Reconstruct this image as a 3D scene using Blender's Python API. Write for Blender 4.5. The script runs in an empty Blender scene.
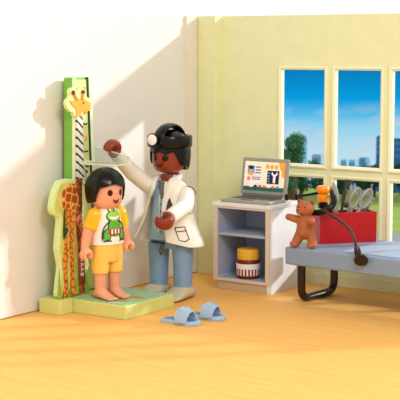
import bpy, bmesh, math, random
from mathutils import Vector, Matrix
random.seed(7)
PI = math.pi
col = bpy.context.scene.collection
V = Vector

# ------------------------------------------------------------------ materials
def lin(c):
    return tuple((x/255/12.92 if x/255 <= .04045 else ((x/255+.055)/1.055)**2.4) for x in c) + (1,)

def mat(name, rgb, rough=.4, metal=0, var=.05, scale=12, bump=0, coat=0, sss=0, spec=.36):
    m = bpy.data.materials.new(name); m.use_nodes = True
    n = m.node_tree; b = n.nodes['Principled BSDF']
    b.inputs['Roughness'].default_value = rough
    b.inputs['Metallic'].default_value = metal
    b.inputs['Specular IOR Level'].default_value = spec
    b.inputs['Coat Weight'].default_value = coat
    b.inputs['Coat Roughness'].default_value = .15
    if sss:
        b.inputs['Subsurface Weight'].default_value = sss
        b.inputs['Subsurface Scale'].default_value = .03
    tc = n.nodes.new('ShaderNodeTexCoord'); nz = n.nodes.new('ShaderNodeTexNoise')
    nz.inputs['Scale'].default_value = scale; nz.inputs['Detail'].default_value = 4
    n.links.new(tc.outputs['Object'], nz.inputs['Vector'])
    rp = n.nodes.new('ShaderNodeValToRGB'); c = lin(rgb)
    rp.color_ramp.elements[0].position = .3; rp.color_ramp.elements[1].position = .7
    rp.color_ramp.elements[0].color = tuple(x*(1-var) for x in c[:3])+(1,)
    rp.color_ramp.elements[1].color = tuple(min(1, x*(1+var)) for x in c[:3])+(1,)
    n.links.new(nz.outputs['Fac'], rp.inputs['Fac']); n.links.new(rp.outputs['Color'], b.inputs['Base Color'])
    if bump:
        bp = n.nodes.new('ShaderNodeBump'); bp.inputs['Strength'].default_value = bump
        bp.inputs['Distance'].default_value = .01
        nf = n.nodes.new('ShaderNodeTexNoise'); nf.inputs['Scale'].default_value = scale*8
        n.links.new(tc.outputs['Object'], nf.inputs['Vector'])
        n.links.new(nf.outputs['Fac'], bp.inputs['Height']); n.links.new(bp.outputs['Normal'], b.inputs['Normal'])
    return m

def glass_mat(name, rgb, clear, rough=.05):
    m = bpy.data.materials.new(name); m.use_nodes = True; n = m.node_tree; n.nodes.clear()
    o = n.nodes.new('ShaderNodeOutputMaterial'); mx = n.nodes.new('ShaderNodeMixShader')
    t = n.nodes.new('ShaderNodeBsdfTransparent'); g = n.nodes.new('ShaderNodeBsdfPrincipled')
    t.inputs['Color'].default_value = lin(rgb); g.inputs['Base Color'].default_value = lin(rgb)
    g.inputs['Roughness'].default_value = rough
    mx.inputs[0].default_value = 1-clear
    n.links.new(t.outputs[0], mx.inputs[1]); n.links.new(g.outputs[0], mx.inputs[2]); n.links.new(mx.outputs[0], o.inputs[0])
    return m

WHITE = mat('wall_white', (230,226,222), .75, var=.015, scale=3, bump=.15)
TAN = mat('wall_trim_white', (230,222,208), .7, var=.02)
GREENWALL = mat('wall_green', (233,236,192), .8, var=.03, scale=5, bump=.35)
GREENDARK = mat('pilaster_green', (231,234,184), .8, var=.03, scale=5, bump=.35)
BASEB = mat('baseboard_pale', (226,234,202), .6)
FRAME = mat('window_cream', (248,246,212), .5, var=.02)
PANE = glass_mat('window_glass', (252,254,255), .9985)
ACRYL = glass_mat('clear_acrylic', (244,248,246), .87, .08)
CABW = mat('cabinet_white', (232,232,238), .45, var=.02)
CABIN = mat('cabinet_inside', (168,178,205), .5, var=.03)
KICK = mat('cabinet_kick', (200,178,146), .5)
CABF = mat('cabinet_front_edge', (216,204,190), .5, var=.02)
GREY = mat('laptop_grey', (160,160,152), .4, metal=.15)
GREYD = mat('laptop_keys', (105,105,104), .5)
STEEL = mat('tool_grey', (158,156,153), .35, metal=.35)
STEELD = mat('tool_dark_grey', (66,62,60), .4, metal=.3)
BED = mat('bed_blue_grey', (136,157,188), .5, var=.03)
SHEET = mat('sheet_light_blue', (168,188,218), .6, var=.04, scale=4)
BROWNLEG = mat('leg_dark_brown', (40,25,18), .22, spec=.4)
TEDDY = mat('teddy_brown', (176,100,62), .55, var=.16, scale=14, bump=.3)
TEDDYD = mat('teddy_nose', (112,52,30), .5)
RED = mat('toolbox_red', (190,8,16), .35, var=.04)
ORANGE = mat('orange_plastic', (250,150,15), .25, coat=.4)
BLACK = mat('hair_black', (8,7,8), .22, coat=0, spec=.28)
BLACKM = mat('black_plastic', (14,11,11), .25, coat=0, spec=.3)
SKIN = mat('skin_light', (236,168,134), .4, var=.02, sss=.05)
SKIND = mat('skin_deep_brown', (140,50,30), .3, var=.03, coat=.2)
EYEB = mat('eye_brown', (66,14,12), .3)
MOUTH = mat('mouth_red_brown', (120,28,22), .4)
EYEK = mat('eye_dark', (30,8,6), .3)
SHIRTW = mat('shirt_white', (245,240,232), .45, var=.01)
YELLOW = mat('sleeve_yellow', (238,186,18), .32, coat=.3)
SHORTS = mat('shorts_yellow', (244,204,98), .42)
COAT = mat('coat_white', (244,240,232), .45, var=.015)
TUNIC = mat('tunic_light_blue', (158,192,226), .45)
TROUS = mat('trousers_blue', (130,166,206), .38, coat=.2)
UNDER = mat('undershirt_grey', (112,116,116), .6)
INK = mat('ink_dark', (50,50,62), .6)
SHOE = mat('shoe_beige', (205,196,170), .5)
BASEG = mat('platform_green', (212,220,136), .42, var=.03)
RULG = mat('ruler_green', (122,186,72), .4, var=.06)
RULP = mat('ruler_pale_green', (204,218,146), .45, var=.08, scale=5)
RULW = mat('ruler_rail_cream', (232,240,208), .4)
BOARD = mat('giraffe_board_edge', (216,236,166), .35, var=.05)
BOARDF = mat('giraffe_board_face', (214,208,112), .5, var=.12, scale=8)
GIRO = mat('giraffe_orange', (236,154,46), .5, var=.2, scale=16)
GIRD = mat('giraffe_deep_brown', (128,56,28), .5, var=.3, scale=22)
GRASSG = mat('grass_blade_green', (150,186,60), .5)
DKG = mat('dark_green', (24,84,48), .5)
WHITEP = mat('print_white', (240,240,240), .4, var=.01)
DISC = mat('mirror_disc', (250,250,250), .25, coat=.4)
FROG = mat('frog_green', (96,180,50), .5, var=.1)
FROGL = mat('frog_light_green', (160,215,80), .5)
REDP = mat('print_red', (190,30,50), .5)
BLUEP = mat('print_blue', (150,200,225), .5)
GOLD = mat('footprint_gold', (190,150,72), .5, var=.1)
SLIP = mat('slipper_blue', (168,196,226), .45)
SLIPD = mat('slipper_sole_blue', (96,146,192), .45)
JARR = mat('jar_dark_red', (122,24,26), .35)
JARY = mat('jar_lid_yellow', (232,180,52), .4)
LEAF = mat('tree_leaf', (62,124,86), .8, var=.35, scale=2)
LEAFD = mat('tree_leaf_dark', (40,92,72), .8, var=.45, scale=1)
BARK = mat('tree_bark', (96,72,52), .8)
LAWN = mat('lawn_grass', (150,180,84), .9, var=.15, scale=.4)
ROADM = mat('road_grey', (150,158,160), .8, var=.05)
EARTH = mat('valley_haze', (150,190,200), .9)
BLD1 = mat('building_blue', (28,112,178), .7)
BLD2 = mat('building_pale', (150,198,224), .7)
BLD3 = mat('building_grey_blue', (104,160,196), .7)
WIN = mat('building_window', (90,150,190), .3)
SCRW = mat('screen_icon_white', (235,235,235), .4)

def floor_material():
    m = mat('floor_warm_wood', (234,178,100), .6, var=.03)
    n = m.node_tree; b = n.nodes['Principled BSDF']; b.inputs['Specular IOR Level'].default_value = .25
    tc = n.nodes.new('ShaderNodeTexCoord'); mp = n.nodes.new('ShaderNodeMapping')
    mp.inputs['Scale'].default_value = (1.2, 9, 1); mp.inputs['Rotation'].default_value = (0,0,.15)
    nz = n.nodes.new('ShaderNodeTexNoise'); nz.inputs['Scale'].default_value = 1.6; nz.inputs['Detail'].default_value = 5
    nz.inputs['Distortion'].default_value = .6
    rp = n.nodes.new('ShaderNodeValToRGB')
    rp.color_ramp.elements[0].position = .3; rp.color_ramp.elements[0].color = lin((243,181,94))
    rp.color_ramp.elements[1].position = .72; rp.color_ramp.elements[1].color = lin((248,193,110))
    n.links.new(tc.outputs['Object'], mp.inputs['Vector']); n.links.new(mp.outputs[0], nz.inputs['Vector'])
    n.links.new(nz.outputs['Fac'], rp.inputs['Fac']); n.links.new(rp.outputs['Color'], b.inputs['Base Color'])
    return m
FLOOR = floor_material()

def cell_mat(name, cell, line, scale, width, feature='DISTANCE_TO_EDGE', vec=(1,1,1)):
    m = mat(name, cell, .45)
    n = m.node_tree; b = n.nodes['Principled BSDF']
    tc = n.nodes.new('ShaderNodeTexCoord'); mp = n.nodes.new('ShaderNodeMapping'); mp.inputs['Scale'].default_value = vec
    vo = n.nodes.new('ShaderNodeTexVoronoi'); vo.feature = feature; vo.inputs['Scale'].default_value = scale
    vo.inputs['Randomness'].default_value = .8
    rp = n.nodes.new('ShaderNodeValToRGB'); rp.color_ramp.interpolation = 'CONSTANT'
    rp.color_ramp.elements[0].color = lin(line); rp.color_ramp.elements[1].position = width
    rp.color_ramp.elements[1].color = lin(cell)
    n.links.new(tc.outputs['Object'], mp.inputs['Vector']); n.links.new(mp.outputs[0], vo.inputs['Vector'])
    n.links.new(vo.outputs['Distance'], rp.inputs['Fac']); n.links.new(rp.outputs['Color'], b.inputs['Base Color'])
    return m
GIRB = cell_mat('giraffe_patches', (176,86,32), (248,188,92), 13, .08)
GIRN = cell_mat('giraffe_patches_dark', (112,44,24), (196,96,44), 18, .07)
GIRL = cell_mat('giraffe_leg_marks', (236,156,52), (160,82,32), 16, .09)
GIRH = cell_mat('giraffe_head_spots', (244,170,60), (120,60,24), 26, .12, 'F1')

def wave_mat(name, a, b_, scale, rot, dist=0, thr=.5):
    m = mat(name, a, .4)
    n = m.node_tree; b = n.nodes['Principled BSDF']
    tc = n.nodes.new('ShaderNodeTexCoord'); mp = n.nodes.new('ShaderNodeMapping'); mp.inputs['Rotation'].default_value = rot
    w = n.nodes.new('ShaderNodeTexWave'); w.inputs['Scale'].default_value = scale; w.inputs['Distortion'].default_value = dist
    w.bands_direction = 'Z'
    rp = n.nodes.new('ShaderNodeValToRGB'); rp.color_ramp.interpolation = 'CONSTANT'
    rp.color_ramp.elements[0].color = lin(b_); rp.color_ramp.elements[1].position = thr; rp.color_ramp.elements[1].color = lin(a)
    n.links.new(tc.outputs['Object'], mp.inputs['Vector']); n.links.new(mp.outputs[0], w.inputs['Vector'])
    n.links.new(w.outputs['Fac'], rp.inputs['Fac']); n.links.new(rp.outputs['Color'], b.inputs['Base Color'])
    return m
ZEBRA = wave_mat('neck_stripes', (232,232,226), (34,36,40), 5.0, (math.radians(38),0,0), .6, .22)

def mat_tiles():
    m = mat('platform_mat_teal', (120,186,182), .45)
    n = m.node_tree; b = n.nodes['Principled BSDF']
    tc = n.nodes.new('ShaderNodeTexCoord'); ck = n.nodes.new('ShaderNodeTexVoronoi'); ck.inputs['Scale'].default_value = 17
    ck.inputs['Randomness'].default_value = .15
    rp = n.nodes.new('ShaderNodeValToRGB')
    rp.color_ramp.elements[0].position = .38; rp.color_ramp.elements[0].color = lin((104,178,182))
    rp.color_ramp.elements[1].position = .5; rp.color_ramp.elements[1].color = lin((186,214,150))
    n.links.new(tc.outputs['Object'], ck.inputs['Vector']); n.links.new(ck.outputs['Distance'], rp.inputs['Fac'])
    n.links.new(rp.outputs['Color'], b.inputs['Base Color'])
    return m
TILES = mat_tiles()

def jar_band():
    m = mat('jar_band', (236,230,220), .4)
    n = m.node_tree; b = n.nodes['Principled BSDF']
    tc = n.nodes.new('ShaderNodeTexCoord'); s = n.nodes.new('ShaderNodeSeparateXYZ')
    at = n.nodes.new('ShaderNodeMath'); at.operation = 'ARCTAN2'
    mu = n.nodes.new('ShaderNodeMath'); mu.operation = 'MULTIPLY'; mu.inputs[1].default_value = 22
    si = n.nodes.new('ShaderNodeMath'); si.operation = 'SINE'
    rp = n.nodes.new('ShaderNodeValToRGB'); rp.color_ramp.interpolation = 'CONSTANT'
    rp.color_ramp.elements[0].color = lin((128,28,28)); rp.color_ramp.elements[1].position = .01
    rp.color_ramp.elements[1].color = lin((238,232,222))
    L = n.links.new
    L(tc.outputs['Object'], s.inputs[0]); L(s.outputs[1], at.inputs[0]); L(s.outputs[0], at.inputs[1])
    L(at.outputs[0], mu.inputs[0]); L(mu.outputs[0], si.inputs[0]); L(si.outputs[0], rp.inputs['Fac']); L(rp.outputs['Color'], b.inputs['Base Color'])
    return m
JARB = jar_band()

def screen_mat(name, rgb, e):
    m = mat(name, rgb, .3); b = m.node_tree.nodes['Principled BSDF']
    b.inputs['Emission Color'].default_value = lin(rgb); b.inputs['Emission Strength'].default_value = e
    return m
S_BG = screen_mat('screen_cream', (232,222,196), .35)
S_CARD = screen_mat('screen_card', (236,226,228), .3)
S_DARK = screen_mat('screen_dark_blue', (20,34,62), .2)
S_BLUE = screen_mat('screen_blue', (90,150,200), .3)
S_ORNG = screen_mat('screen_orange', (236,160,60), .3)
S_GRN = screen_mat('screen_green', (36,92,80), .25)
S_GREY = screen_mat('screen_grey', (130,122,126), .25)
S_FACE = screen_mat('screen_face', (214,160,110), .3)
S_RED = screen_mat('screen_red', (222,120,90), .3)

# ------------------------------------------------------------------ mesh helpers
def build(name, bm, m, parent=None, smooth=True, bevel=0, segs=2, loc=None, rot=None):
    bmesh.ops.recalc_face_normals(bm, faces=bm.faces)
    me = bpy.data.meshes.new(name); bm.to_mesh(me); bm.free()
    o = bpy.data.objects.new(name, me); col.objects.link(o)
    for mm in (m if isinstance(m, (list, tuple)) else [m]): me.materials.append(mm)
    if smooth:
        for p in me.polygons: p.use_smooth = True
    if bevel:
        b = o.modifiers.new('bevel', 'BEVEL'); b.width = bevel; b.segments = segs; b.limit_method = 'ANGLE'
        b.angle_limit = math.radians(35)
    if smooth:
        try:
            me.set_sharp_from_angle(angle=math.radians(40))
        except Exception: pass
    if loc is not None: o.location = loc
    if rot is not None: o.rotation_euler = rot
    if parent: o.parent = parent
    return o

def box(bm, x0, x1, y0, y1, z0, z1, M=None):
    vs = [bm.verts.new((x, y, z)) for z in (z0, z1) for y in (y0, y1) for x in (x0, x1)]
    for f in ((0,1,3,2), (4,5,7,6), (0,1,5,4), (2,3,7,6), (0,2,6,4), (1,3,7,5)): bm.faces.new([vs[i] for i in f])
    if M is not None:
        for v in vs: v.co = M @ v.co
    return vs

def BX(*a, M=None):
    bm = bmesh.new(); box(bm, *a, M=M); return bm

def loft(bm, rings, cap=True, closed=True):
    R = [[bm.verts.new(p) for p in r] for r in rings]
    n = len(R[0])
    for a, b in zip(R, R[1:]):
        for i in range(n if closed else n-1):
            j = (i+1) % n; bm.faces.new((a[i], a[j], b[j], b[i]))
    if cap and closed:
        bm.faces.new(R[0][::-1]); bm.faces.new(R[-1])
    return R

def ell(cx, cy, z, rx, ry, n=32, p=2.0):
    r = []
    for i in range(n):
        a = 2*PI*i/n; c, s = math.cos(a), math.sin(a)
        r.append((cx+rx*math.copysign(abs(c)**(2/p), c), cy+ry*math.copysign(abs(s)**(2/p), s), z))
    return r

def stack(bm, secs, n=32, p=2.0, cx=0, cy=0):
    """secs: (z, rx, ry[, cx, cy])"""
    loft(bm, [ell(cx+(s[3] if len(s) > 3 else 0), cy+(s[4] if len(s) > 4 else 0), s[0], s[1], s[2], n, p) for s in secs])

def spline(pts, k=6):
    pts = [V(p) for p in pts]; out = []
    P = [pts[0]*2-pts[1]] + pts + [pts[-1]*2-pts[-2]]
    for i in range(1, len(P)-2):
        for j in range(k):
            t = j/k; a, b, c, d = P[i-1], P[i], P[i+1], P[i+2]
            out.append(.5*((2*b)+(c-a)*t+(2*a-5*b+4*c-d)*t*t+(3*b-a-3*c+d)*t**3))
    out.append(pts[-1]); return out

def tube(bm, pts, r, n=12, flat=1.0, up=(0,0,1), closed=False, cap=True):
    """r: radius, list or function of t; flat squashes the section along 'up'."""
    pts = [V(p) for p in pts]; N = len(pts); rings = []
    ref = V(up); 
    for i, p in enumerate(pts):
        if closed: d = (pts[(i+1) % N]-pts[i-1])
        else: d = pts[min(i+1, N-1)]-pts[max(i-1, 0)]
        d.normalize()
        s = d.cross(ref)
        if s.length < 1e-3: s = d.cross(V((1,.2,.1)))
        s.normalize(); u = s.cross(d)
        t = i/(N-1)
        rr = r(t) if callable(r) else (r[i] if isinstance(r, (list, tuple)) else r)
        rings.append([p+s*math.cos(a)*rr+u*math.sin(a)*rr*flat for a in [2*PI*k/n for k in range(n)]])
    if closed:
        rings.append(rings[0]); loft(bm, rings, cap=False); bmesh.ops.remove_doubles(bm, verts=bm.verts, dist=1e-6)
    else: loft(bm, rings, cap=cap)

def capsule(bm, a, b, ra, rb, n=20):
    a, b = V(a), V(b); d = (b-a); L = d.length; pts = []; rs = []
    for k in range(5):
        t = PI/2*(k/5); pts.append(a-d/L*ra*math.cos(t)); rs.append(max(.001, ra*math.sin(t)))
    pts.append(a); rs.append(ra)
    pts.append(b); rs.append(rb)
    for k in range(1, 6):
        t = PI/2*(k/5); pts.append(b+d/L*rb*math.sin(t)); rs.append(max(.001, rb*math.cos(t)))
    tube(bm, pts, rs, n)

def ball(bm, c, rx, ry=None, rz=None, rot=None, n=20):
    ry = ry or rx; rz = rz or rx
    M = Matrix.Translation(c) @ (rot.to_4x4() if rot is not None else Matrix()) @ Matrix.Diagonal((rx, ry, rz, 1))
    bmesh.ops.create_uvsphere(bm, u_segments=n, v_segments=n//2+2, radius=1, matrix=M)

def prism_yz(poly, x0, x1):
    bm = bmesh.new(); a = [bm.verts.new((x0, y, z)) for y, z in poly]; b = [bm.verts.new((x1, y, z)) for y, z in poly]
    n = len(poly)
    bm.faces.new(a); bm.faces.new(b[::-1])
    for i in range(n): bm.faces.new((a[i], a[(i+1) % n], b[(i+1) % n], b[i]))
    return bm

def smooth_poly(poly, k=4):
    n = len(poly); out = []
    for i in range(n):
        a, b, c, d = [V(poly[(i+j-1) % n]) for j in range(4)]
        for j in range(k):
            t = j/k; q = .5*((2*b)+(c-a)*t+(2*a-5*b+4*c-d)*t*t+(3*b-a-3*c+d)*t**3); out.append((q.x, q.y))
    return out

def lathe(bm, prof, n=32, c=(0,0,0)):
    loft(bm, [[(c[0]+r*math.cos(2*PI*i/n), c[1]+r*math.sin(2*PI*i/n), c[2]+z) for i in range(n)] for r, z in prof])

def fuse(bm, voxel, it=6, fac=.5):
    """one continuous surface out of overlapping volumes"""
    bmesh.ops.recalc_face_normals(bm, faces=bm.faces)
    me = bpy.data.meshes.new('tmp'); bm.to_mesh(me); bm.free()
    o = bpy.data.objects.new('tmp', me); col.objects.link(o)
    m = o.modifiers.new('r', 'REMESH'); m.mode = 'VOXEL'; m.voxel_size = voxel
    s = o.modifiers.new('s', 'SMOOTH'); s.iterations = it; s.factor = fac
    dg = bpy.context.evaluated_depsgraph_get()
    e = bpy.data.meshes.new_from_object(o.evaluated_get(dg))
    out = bmesh.new(); out.from_mesh(e)
    bpy.data.objects.remove(o); bpy.data.meshes.remove(me); bpy.data.meshes.remove(e)
    return out

def tag(o, label=None, cat=None, group=None, kind=None):
    if label: o['label'] = label
    if cat: o['category'] = cat
    if group: o['group'] = group
    if kind: o['kind'] = kind
    return o
def empty(name, loc, rz=0):
    o = bpy.data.objects.new(name, None); col.objects.link(o); o.location = loc; o.rotation_euler = (0,0,rz)
    o.empty_display_size = .1
    return o
def struct(o): o['kind'] = 'structure'; return o

# ------------------------------------------------------------------ the room
WALLH = 2.89; TH = .05; XR = 5.5
struct(build('floor', BX(-.05, XR+1.5, -9, TH, -.1, 0), FLOOR, smooth=False))
struct(build('wall_left', BX(-.1, 0, -8, .05, .014, WALLH), WHITE, smooth=False))
struct(build('trim_1', BX(0, .035, -.36, -.168, .014, WALLH), TAN, smooth=False))
struct(build('trim_2', BX(.0, .27, -.155, 0, 0, WALLH), GREENDARK, smooth=False, bevel=.004))
PX0, PITCH, NW = 1.020, .664, 7
ZU0, ZU1, ZL0, ZL1 = 1.275, 2.325, .33, 1.17
FW = .574
bm = bmesh.new()                                                    # wall as one mesh with openings
box(bm, .0, PX0, 0, TH, 0, WALLH)
for i in range(NW):
    x0 = PX0+i*PITCH; x1 = x0+FW; x2 = x0+PITCH if i < NW-1 else XR
    box(bm, x0, x1, 0, TH, 0, ZL0); box(bm, x0, x1, 0, TH, ZL1, ZU0); box(bm, x0, x1, 0, TH, ZU1, WALLH)
    box(bm, x1, x2, 0, TH, 0, WALLH)
bmesh.ops.remove_doubles(bm, verts=bm.verts, dist=1e-5)
struct(build('wall_back', bm, GREENWALL, smooth=False))
struct(build('baseboard_back', BX(1.46, XR, -.03, 0, 0, .125), BASEB, smooth=False, bevel=.006))

def ring_frame(bm, x0, x1, z0, z1, w, y0, y1):
    """picture frame lofted: outer/inner rectangles, inner edge bevelled"""
    def rect(d, y): return [(x0+d, y, z0+d), (x1-d, y, z0+d), (x1-d, y, z1-d), (x0+d, y, z1-d)]
    r = [rect(0, y1), rect(0, y0+.008), rect(.01, y0), rect(w-.02, y0), rect(w, y0+.02), rect(w, y1)]
    R = loft(bm, r+[r[0]], cap=False); bmesh.ops.remove_doubles(bm, verts=bm.verts, dist=1e-6)
k = 1
for i in range(NW):
    for z0, z1 in ((ZU0, ZU1), (ZL0, ZL1)):
        x0 = PX0+i*PITCH
        w = empty('window_%d' % k, (x0+FW/2, 0, z0)); w['kind'] = 'structure'; k += 1
        bm = bmesh.new(); ring_frame(bm, -FW/2-.016, FW/2+.016, -.02, z1-z0+.02, .038, -.028, TH-.002)
        build('window_frame', bm, FRAME, w, smooth=False)
        build('window_glass', BX(-FW/2+.02, FW/2-.02, .018, .023, .015, z1-z0-.015), PANE, w, smooth=False)

# ------------------------------------------------------------------ outside
bm = bmesh.new()
GZ = -12.0
struct(build('lawn', BX(-130, 60, 1.5, 104, GZ-.5, GZ), LAWN, smooth=False))
struct(build('road', BX(-130, 60, 73.5, 79, GZ-.4, GZ+.03), ROADM, smooth=False))
struct(build('valley_ground', BX(-1400, 300, 300, 1500, -172, -170), EARTH, smooth=False))

def leafball(bm, c, r, n, ls, squash=.85):
    for _ in range(n):
        d = V((random.gauss(0,1), random.gauss(0,1), random.gauss(0,1))).normalized()
        p = V(c)+V((d.x*r, d.y*r, d.z*r*squash))*random.uniform(.55, 1.0)
        q = Matrix.Rotation(random.uniform(0, 6.3), 3, V((random.random()+.01, random.random(), random.random())))
        a, b = q @ V((ls, 0, 0)), q @ V((0, ls*.6, 0))
        vs = [bm.verts.new(p+v) for v in (-a, b, a, -b)]; bm.faces.new(vs)

def tree(loc, h, r, label, m, group, n=260, name='tree'):
    t = empty(name, loc); tag(t, label, 'tree', group)
    bm = bmesh.new(); tube(bm, spline([(0,0,0), (.1*r,0,h*.3), (0,.05*r,h*.75)]), lambda u: .07*h*(1-.6*u), 8)
    build('trunk', bm, BARK, t)
    bm = bmesh.new()
    for j in range(9):
        a = random.uniform(0, 6.3); d = random.uniform(0, .55)*r
        c = (d*math.cos(a), d*math.sin(a), h*random.uniform(.28, .82)); rr = r*random.uniform(.45, .65)
        bmesh.ops.create_icosphere(bm, subdivisions=2, radius=rr*.55, matrix=Matrix.Translation(c))
        leafball(bm, c, rr, n//9, r*.09)
    build('crown', bm, m, t, smooth=False)
    return t
for i in range(20):                                                 # tree row where the lawn ends
    az = math.radians(34.2-i*.64)
    tree((8.287-122*math.sin(az), -11.962+122*math.cos(az)+(i % 3)*3.2, GZ), random.uniform(3.3, 3.8), 1.5,
         'round dark green tree in the row at the far edge of the lawn', LEAFD, 'dark trees across the lawn', 1000)
az = math.radians(30.75)
tree((8.287-112*math.sin(az), -11.962+112*math.cos(az), GZ), 8.6, 1.45, 'tall loose green tree standing by itself in front of the dark tree row', LEAF, None, 1500)

def building(x, y, w, d, h, m, label, floors, cols, group=None):
    b = empty('city_building', (x, y, -170)); tag(b, label, 'building', group)
    build('facade', BX(-w/2, w/2, -d/2, d/2, 0, h), m, b, smooth=False)
    build('roof', BX(-w/2+.6, w/2-.6, -d/2+.6, d/2-.6, h, h+1.2), m, b, smooth=False)
    fz = h/ floors
    for f in range(floors-3, floors):
        for c in range(cols):
            cx = -w/2+(c+.5)*w/cols
            build('window_pane', BX(cx-w/cols*.3, cx+w/cols*.3, -d/2-.15, -d/2, f*fz+fz*.25, f*fz+fz*.75), WIN, b, smooth=False)
    return b
CAM = V((8.287, -11.962, 2.55)); FPX = 1281.0
YAW = math.radians(34.85); PITCH_D = math.atan(153/FPX)
# skyline of the city beyond the valley: bearing in degrees left of the back wall's normal, distance, width, height above the valley, look
for (az, dist, w, h, m, lab, fl, cols) in (
    (30.4, 1180, 11.5, 88, BLD3, 'grey-blue city tower showing behind the loose green tree', 14, 5),
    (29.55, 1210, 10.0, 71, BLD2, 'pale blue low block alone at the right of the first window', 12, 3),
    (28.35, 1260, 6.5, 62, BLD2, 'wide pale block lowest on the skyline in the middle window', 11, 3),
    (27.98, 1200, 6.2, 67, BLD2, 'pale block between the lowest block and the small grey-blue one', 12, 3),
    (27.52, 1190, 7.0, 70, BLD3, 'small grey-blue block standing next to the tall blue tower', 12, 3),
    (26.72, 1120, 8.4, 95, BLD1, 'tall deep blue tower in the middle window', 18, 3),
    (26.0, 1160, 9.2, 90, BLD1, 'deep blue tower at the left edge of the third window', 16, 3)):
    a = math.radians(az)
    building(CAM.x-dist*math.sin(a), CAM.y+dist*math.cos(a), w, 8, h, m, lab, fl, cols)

# ------------------------------------------------------------------ height measuring stand
st = empty('height_measuring_stand', (0,0,0))
tag(st, 'green giraffe height measuring stand with platform against the white wall', 'height chart')
bm = bmesh.new(); box(bm, .03, .965, -2.67, -1.895, 0, .132)
build('platform', bm, BASEG, st, smooth=False, bevel=.008)
build('side_block', BX(.06, .32, -2.868, -2.672, 0, .145), BASEG, st, smooth=False, bevel=.008)
matp = build('platform_mat', BX(.34, .935, -2.635, -1.93, .132, .139), TILES, st, smooth=False)
def footprint(cx, cy, rot, s):
    bm = bmesh.new(); R = Matrix.Rotation(rot, 4, 'Z')
    prof = [(-.11,.02),(-.105,.045),(-.05,.045),(.02,.05),(.07,.06),(.1,.04),(.105,0),(.09,-.04),(.03,-.045),(-.05,-.035),(-.1,-.03)]
    P = smooth_poly(prof)
    a = [bm.verts.new(R @ V((x*s, y*s, 0))) for x, y in P]; b = [bm.verts.new(R @ V((x*s, y*s, .003))) for x, y in P]
    bm.faces.new(a[::-1]); bm.faces.new(b)
    for i in range(len(P)): bm.faces.new((a[i], a[(i+1) % len(P)], b[(i+1) % len(P)], b[i]))
    for k in range(4):
        lathe(bm, [(.014*s, 0), (.014*s, .003)], 10, R @ V((.125*s, (.045-.028*k)*s, 0)))
    build('footprint', bm, GOLD, matp, smooth=False, loc=(cx, cy, .139))
footprint(.74, -2.5, .0, .8); footprint(.775, -2.29, .0, .8)
# ruler: thick green post with a pale scale panel and rails (widens a little to the foot)
def taper_box(y0t, y1t, y0b, y1b, x0, x1, z0, z1):
    bm = bmesh.new(); loft(bm, [[(x0, y0b, z0), (x1, y0b, z0), (x1, y1b, z0), (x0, y1b, z0)], [(x0, y0t, z1), (x1, y0t, z1), (x1, y1t, z1), (x0, y1t, z1)]]); return bm
build('ruler_post', taper_box(-2.465, -2.235, -2.5, -2.12, .06, .165, .132, 2.255), RULG, st, smooth=False, bevel=.008)
build('scale_panel', taper_box(-2.44, -2.27, -2.47, -2.165, .165, .182, .15, 2.235), RULP, st, smooth=False, bevel=.004)
build('ruler_rail', taper_box(-2.465, -2.445, -2.5, -2.475, .165, .195, .14, 2.255), RULW, st, smooth=False, bevel=.004)
build('ruler_rail', taper_box(-2.245, -2.205, -2.145, -2.10, .10, .195, .14, 2.25), RULW, st, smooth=False, bevel=.006)
build('ruler_groove', taper_box(-2.262, -2.248, -2.165, -2.15, .165, .19, .15, 2.258), DKG, st, smooth=False)
for j, z in enumerate([2.14, 1.92, 1.80, 1.66, 1.53, 1.38, 1.24, 1.05, .9, .75]):
    yr = -2.275+(2.25-z)/2.1*.095
    if j % 3 == 0 or j == 1 : build('scale_mark', BX(.182, .186, yr-.055, yr-.015, z-.022, z+.022), GIRO, st, smooth=False, bevel=.003)
    else: build('scale_mark', BX(.182, .186, yr-.07, yr-.01, z-.008, z+.008), MOUTH, st, smooth=False)
# giraffe board
BOARD_L = [(-2.77,.15),(-2.79,.30),(-2.765,.45),(-2.80,.62),(-2.785,.76),(-2.765,.90),(-2.79,.945),(-2.845,.965),(-2.875,1.02),(-2.865,1.10),(-2.83,1.19)]
board = BOARD_L+[(-2.79,1.245),(-2.749,1.282),(-2.633,1.291),(-2.544,1.274),(-2.486,1.23),(-2.427,1.147),(-2.415,.969),(-2.433,.773),(-2.406,.572),(-2.36,.365),(-2.36,.14),(-2.6,.135)]
bd = build('giraffe_board', prism_yz(smooth_poly(board[:-2], 4)+[board[-1]], .185, .255), BOARD, st, smooth=False, bevel=.012)
def shrink(poly, f, dz=0):
    c = V((sum(p[0] for p in poly)/len(poly), sum(p[1] for p in poly)/len(poly)))
    out = []
    n = len(poly)
    for i, p in enumerate(poly):
        a, b = V(poly[i-1]), V(poly[(i+1) % n]); t = (b-a).normalized(); nrm = V((t.y, -t.x))
        q = V(p)+nrm*f
        out.append((q.x, max(q.y, .15)))
    return out
inner = shrink(smooth_poly(board[:-2], 4), .035) if False else None
sgn = sum(board[i-1][0]*board[i][1]-board[i][0]*board[i-1][1] for i in range(len(board)))
inner = shrink(smooth_poly(board[:-2], 4), -.035 if sgn < 0 else -.035)
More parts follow.
